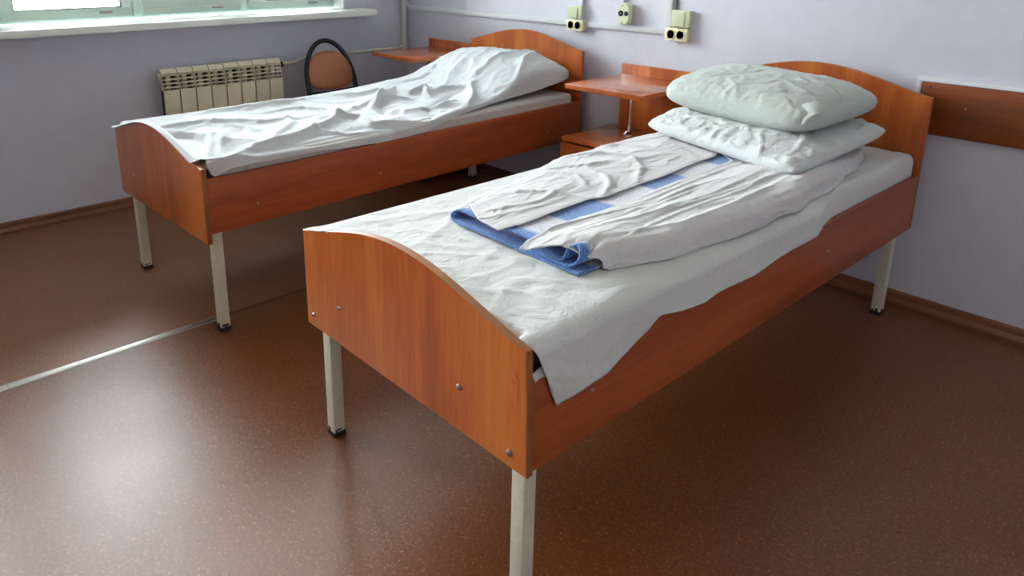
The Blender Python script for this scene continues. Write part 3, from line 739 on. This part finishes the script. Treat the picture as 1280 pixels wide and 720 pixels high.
# ------------------------------------------------------------------ radiator and pipes
rad = empty('radiator', (.04, -1.60, .12)); tag(rad, 'cream ribbed radiator under the window sill, behind the far bed', 'radiator')
sw = .082
def section():
    bm = bmesh.new()
    g = .0022
    # front plate
    bx(bm, .062, .070, g, sw-g, .035, .468, .003)
    # core and fins
    bx(bm, .012, .063, sw*.5-.012, sw*.5+.012, .02, .462, .004); bx(bm, .012, .034, sw*.5-.012, sw*.5+.012, .46, .545, .002)
    for f in (.2, .8): bx(bm, .018, .063, sw*f-.0012, sw*f+.0012, .03, .465)
    # upper grille: sloping louvres between two thin cheeks
    for k, (x, z) in enumerate(((.064, .480), (.061, .500), (.056, .520), (.049, .540))):
        vs = bx(bm, x-.016, x+.002, g+.002, sw-g-.002, z-.0028, z+.0028, .001)
    for y in (g, sw-g-.003): 
        bx(bm, .030, .066, y, y+.003, .465, .505, 0); bx(bm, .026, .057, y, y+.003, .505, .545, 0)
    # rounded crown
    a = [(.010, .545), (.012, .562), (.022, .573), (.036, .572), (.048, .562), (.053, .548), (.050, .545)]
    f0 = [bm.verts.new((x, g, z)) for x, z in a]; f1 = [bm.verts.new((x, sw-g, z)) for x, z in a]
    for i in range(len(a)): bm.faces.new((f0[i], f0[(i+1) % len(a)], f1[(i+1) % len(a)], f1[i]))
    bm.faces.new(f0); bm.faces.new(f1[::-1])
    return bm
s0 = finish('section', section(), M_RAD, rad, math.radians(35))
for k in range(1, 8):
    c = s0.copy(); COL.objects.link(c); c.parent = rad; c.location = (0, sw*k, 0)
box('dark_backing', .004, .013, .01, sw*8-.01, .05, .55, M_DARK, rad)  # dark sheet added behind the sections: the hollow's shade is put into its colour
for y, n_ in ((-.016, 'end_plug'), (sw*8, 'valve_body')):
    for zz in ((.535, .05) if n_ == 'end_plug' else (.535,)):
        bm = bmesh.new(); cyl(bm, (.036, y, zz), (0, 1, 0), .017, .016, 16); finish(n_, bm, M_BLACK if n_ == 'valve_body' else M_PIPE, rad, math.radians(50))
bm = bmesh.new(); tube(bm, [(.036, sw*8+.016, .535), (.036, sw*8+.03, .535), (.036, sw*8+.05, .535)], [.012, .014, .011], 16); finish('valve_collar', bm, M_PIPE, rad, math.radians(50))
for y in (.12, .54):
    for z0, z1 in ((.50, .53), (.08, .10)):
        bm = bmesh.new(); bx(bm, -.039, .014, y-.012, y+.012, z0, z1, .002); finish('wall_bracket', bm, M_PIPE, rad)

bm = bmesh.new(); tube(bm, [(.076, -.895, .655), (.076, -.85, .657), (.070, -.80, .674), (.064, -.70, .676), (.058, -.50, .677), (.052, -.095, .677), (.050, -.062, .677)], .012, 14)
hp = empty('heating_pipe', (.05, -.06, 0)); tag(hp, 'pale painted heating pipe rising in the room corner with a branch to the radiator', 'pipe')
o = finish('branch_pipe', bm, M_PIPE, hp, math.radians(50)); o.location = (-.05, .06, 0)
bm = bmesh.new(); tube(bm, [(.05, -.055, .655), (.05, -.055, RZ-.003)], .017, 16); o = finish('riser_pipe', bm, M_PIPE, hp, math.radians(50)); o.location = (-.05, .06, 0)
bm = bmesh.new(); tube(bm, [(.05, -.055, .65), (.05, -.055, .658), (.05, -.055, .70), (.05, -.055, .708)], [.018, .023, .023, .018], 16); tube(bm, [(.05, -.055, .677), (.05, -.095, .677), (.05, -.10, .677)], [.018, .018, .013], 16)
o = finish('pipe_tee', bm, M_PIPE, hp, math.radians(50)); o.location = (-.05, .06, 0)

# ------------------------------------------------------------------ chair by the window
ch = empty('chair', (.40, -.70, 0)); tag(ch, 'black tube chair with an arched back and brown leatherette pad, behind the far bed', 'chair')
def yb(z): return -.155-.10*(z-.45)/.35      # the back leans away from the seat, towards the wall (local x)
HW = .152
arc = []
for z in np.linspace(.02, .55, 14): arc.append((z, -HW-.012*(1-z/.55)))
pts = [(yb(z), y, z) for z, y in arc]
for k in range(1, 24):
    a = math.pi*k/24; pts.append((yb(.55+.225*math.sin(a)), -HW*math.cos(a), .55+.225*math.sin(a)))
pts += [(yb(z), -y, z) for z, y in arc[::-1]]
pts = [(x-.0, y, z) for x, y, z in pts]
bm = bmesh.new(); tube(bm, pts, .0135, 14); finish('back_frame', bm, M_TUBE, ch, math.radians(60))
bm = bmesh.new(); n = 40
def padring(f, dx):
    out = []
    for k in range(n):
        a = 2*math.pi*k/n; c, s_ = math.cos(a), math.sin(a)
        y = .143*f*np.sign(c)*abs(c)**.8; z = .595+(.125*s_ if s_ > 0 else .085*np.sign(s_)*abs(s_)**.5)*f
        out.append(bm.verts.new((yb(z)+dx, y, z)))
    return out
rings = [padring(f, dx) for f, dx in ((.5, .024), (.8, .022), (.95, .015), (1.0, .004), (.97, -.008), (.85, -.014), (.5, -.016))]
for a, b in zip(rings, rings[1:]):
    for k in range(n): bm.faces.new((a[k], a[(k+1) % n], b[(k+1) % n], b[k]))
bm.faces.new(rings[0]); bm.faces.new(rings[-1][::-1])
finish('backrest', bm, M_LEATHER, ch, True)
bm = bmesh.new(); tube(bm, [(yb(.50)-.004, -HW-.002, .50), (yb(.50)-.004, 0, .495), (yb(.50)-.004, HW+.002, .50)], .008, 10); finish('cross_bar', bm, M_TUBE, ch, math.radians(60))
bm = bmesh.new(); bx(bm, -.17, .19, -.19, .19, .425, .47, .02); finish('seat', bm, M_LEATHER, ch, math.radians(60))
for s_ in (-1, 1):
    bm = bmesh.new(); tube(bm, [(-.17, s_*.17, .415), (.16, s_*.17, .415), (.19, s_*.172, .40), (.205, s_*.178, .02)], .010, 12); finish('leg', bm, M_TUBE, ch, math.radians(60))
for x, y in ((.205, .178), (.205, -.178), (yb(.02), .18), (yb(.02), -.18)):
    bm = bmesh.new(); cyl(bm, (x, y, 0), (0, 0, 1), .013, .022, 12); finish('foot_cap', bm, M_BLACK, ch)

# ------------------------------------------------------------------ electrics on the back wall
M_CABLE = plain('grey_cable', srgb(120, 122, 120), .5)
def trunk(x0, x1, z0, z1, label):
    o = empty('cable_trunking', ((x0+x1)/2, 0, z0)); tag(o, label, 'cable trunking')
    off = Vector((-(x0+x1)/2, 0, -z0))
    bm = bmesh.new(); bx(bm, x0, x1, -.010, -.0005, z0, z1, .001)
    for v in bm.verts: v.co += off
    finish('trunking_base', bm, M_TRUNK, o, math.radians(40))
    bm = bmesh.new(); e = .003
    if x1-x0 > z1-z0: bx(bm, x0, x1, -.016, -.009, z0+e, z1-e, .002)
    else: bx(bm, x0+e, x1-e, -.016, -.009, z0, z1, .002)
    for v in bm.verts: v.co += off
    finish('trunking_lid', bm, M_TRUNK, o, math.radians(40))
trunk(.020, 1.918, .906, .934, 'long horizontal white cable trunking running from the room corner to the right-hand socket')
trunk(.004, .030, .935, RZ-.002, 'narrow vertical white trunking in the room corner beside the pipe')
trunk(1.415, 1.447, .935, RZ-.002, 'vertical white trunking rising behind the left switch and socket pair')
trunk(1.655, 1.690, 1.036, RZ-.002, 'vertical white trunking above the oval two-jack box')
trunk(1.905, 1.948, .945, RZ-.002, 'vertical white trunking rising beside the right switch and socket pair')
bm = bmesh.new(); tube(bm, [(1.958, -.006, 1.018), (1.958, -.006, 1.4), (1.958, -.006, RZ-.002)], .0055, 10)
tag(finish('cable', bm, M_CABLE, None, math.radians(50)), 'grey cable dropping into the top of the right light switch', 'cable')

def double_socket(x0, x1, z0, z1, label):
    r = empty('double_socket', ((x0+x1)/2, 0, (z0+z1)/2)); tag(r, label, 'socket', 'cream double sockets on the back wall')
    w_, h_ = (x1-x0)/2, (z1-z0)/2
    bm = bmesh.new(); bx(bm, -w_, w_, -.034, -.0165, -h_, h_, .005); bx(bm, -w_+.003, w_-.003, -.0165, -.0125, -h_+.003, h_-.003)
    finish('housing', bm, M_SOCK, r, math.radians(40))
    bm = bmesh.new(); bx(bm, -w_+.004, w_-.004, -.017, -.0005, -h_+.002, h_-.002, .001); finish('mounting_plate', bm, M_SOCK, r)
    for sx in (-w_*.42, w_*.42):
        rr = min(w_*.40, h_*.72)
        bm = bmesh.new(); tube(bm, [(sx, -.0335, 0), (sx, -.0365, 0), (sx, -.0365, 0), (sx, -.0345, 0)], [rr*1.08, rr*1.05, rr*.88, rr*.86], 24)
        ring = finish('socket_ring', bm, M_SOCK, r, math.radians(50))
        bm = bmesh.new(); cyl(bm, (sx, -.0344, 0), (0, -1, 0), rr*.84, .0004, 24); well = finish('socket_well', bm, M_DARK, ring)
        bm = bmesh.new()
        for dx in (-rr*.38, rr*.38): cyl(bm, (sx+dx, -.0348, 0), (0, -1, 0), rr*.14, .0008, 10)
        bx(bm, sx-rr*.12, sx+rr*.12, -.036, -.0346, rr*.55, rr*.82); bx(bm, sx-rr*.12, sx+rr*.12, -.036, -.0346, -rr*.82, -rr*.55)
        finish('contacts', bm, M_SCREW, ring)
    return r
def switch(x0, x1, z0, z1, label):
    r = empty('light_switch', ((x0+x1)/2, 0, (z0+z1)/2)); tag(r, label, 'light switch', 'single-rocker surface switches on the back wall')
    w_, h_ = (x1-x0)/2, (z1-z0)/2
    bm = bmesh.new(); bx(bm, -w_, w_, -.030, -.0165, -h_, h_, .004); finish('housing', bm, M_SWITCH, r, math.radians(40))
    bm = bmesh.new(); vs = [(-w_*.86, -.030, -h_*.86), (w_*.5, -.030, -h_*.86), (w_*.5, -.030, h_*.86), (-w_*.86, -.030, h_*.86)]
    b0 = [bm.verts.new(v) for v in vs]; top = [(-w_*.84, -.042, -h_*.84), (w_*.48, -.036, -h_*.84), (w_*.48, -.032, h_*.84), (-w_*.84, -.036, h_*.84)]
    t0 = [bm.verts.new(v) for v in top]; bm.faces.new(t0)
    for i in range(4): bm.faces.new((b0[i], b0[(i+1) % 4], t0[(i+1) % 4], t0[i]))
    finish('rocker', bm, M_SWITCH, r)
    bm = bmesh.new(); bx(bm, -w_+.004, w_-.004, -.017, -.0005, -h_+.002, h_-.002, .001); finish('mounting_plate', bm, M_SWITCH, r)
double_socket(1.358, 1.462, .886, .941, 'cream double socket under the left switch, above the far bed headboard')
switch(1.360, 1.447, .945, 1.008, 'pale green light switch above the left double socket')
double_socket(1.928, 2.040, .886, .943, 'cream double socket under the right switch, above the bedside cabinet')
switch(1.954, 2.042, .947, 1.020, 'pale green light switch above the right double socket')
jb = empty('jack_box', (1.703, 0, .986)); tag(jb, 'oval cream box with two round black jacks between the switches', 'junction box')
bm = bmesh.new()
ol = []
for k in range(32):
    a = 2*math.pi*k/32; c, s_ = math.cos(a), math.sin(a); ol.append((.035*np.sign(c)*abs(c)**.55, .050*np.sign(s_)*abs(s_)**.75))
L0 = [bm.verts.new((x, -.0165, z)) for x, z in ol]; L1 = [bm.verts.new((x, -.034, z)) for x, z in ol]; L2 = [bm.verts.new((x*.88, -.040, z*.92)) for x, z in ol]
for A_, B_ in ((L0, L1), (L1, L2)):
    for k in range(32): bm.faces.new((A_[k], A_[(k+1) % 32], B_[(k+1) % 32], B_[k]))
bm.faces.new(L2); bm.faces.new(L0[::-1]); finish('housing', bm, M_SWITCH, jb, math.radians(30))
bm = bmesh.new(); bx(bm, -.022, .022, -.017, -.0005, -.04, .04); finish('mounting_plate', bm, M_SWITCH, jb)
for sx, rr in ((-.012, .013), (.018, .010)):
    bm = bmesh.new(); tube(bm, [(sx, -.0395, .003), (sx, -.0425, .003), (sx, -.0425, .003), (sx, -.041, .003)], [rr, rr, rr*.8, rr*.78], 20); jr = finish('jack', bm, M_BLACK, jb, math.radians(50))
    bm = bmesh.new(); cyl(bm, (sx, -.0412, .003), (0, -1, 0), rr*.3, .002, 10); finish('pin', bm, M_SCREW, jr)
for zz in (.038, -.040):
    bm = bmesh.new(); cyl(bm, (-.004, -.0395, zz), (0, -1, 0), .003, .001, 10); finish('screw', bm, M_BLACK, jb)

# ------------------------------------------------------------------ wall board at right
wb = empty('wall_board', (3.6, 0, .655)); tag(wb, 'dark brown wooden bumper board on the wall right of the foreground bed', 'wall board')
bm = bmesh.new(); bx(bm, 2.962-3.6, 4.3-3.6, -.018, -.0005, 0, .180, .0015); finish('board', bm, M_WD, wb, math.radians(40))
for x, z in ((2.99, .165), (3.105, .105), (2.99, .03), (3.9, .165), (3.9, .03)):
    bm = bmesh.new(); cyl(bm, (x-3.6, -.0175, z), (0, -1, 0), .0035, .0015, 12); finish('screw', bm, M_SCREW if z == .105 else M_BLACK, wb)
o = empty('cable_trunking', (3.6, 0, .6)); tag(o, 'white trunking framing the top and left edge of the dark wall board', 'cable trunking')
bm = bmesh.new(); bx(bm, 2.944-3.6, 4.3-3.6, -.014, -.0005, .236, .251, .002); finish('trunking_lid', bm, M_TRUNK, o, math.radians(40))
bm = bmesh.new(); bx(bm, 2.944-3.6, 2.961-3.6, -.014, -.0005, .0, .2355, .002); finish('trunking_lid', bm, M_TRUNK, o, math.radians(40))
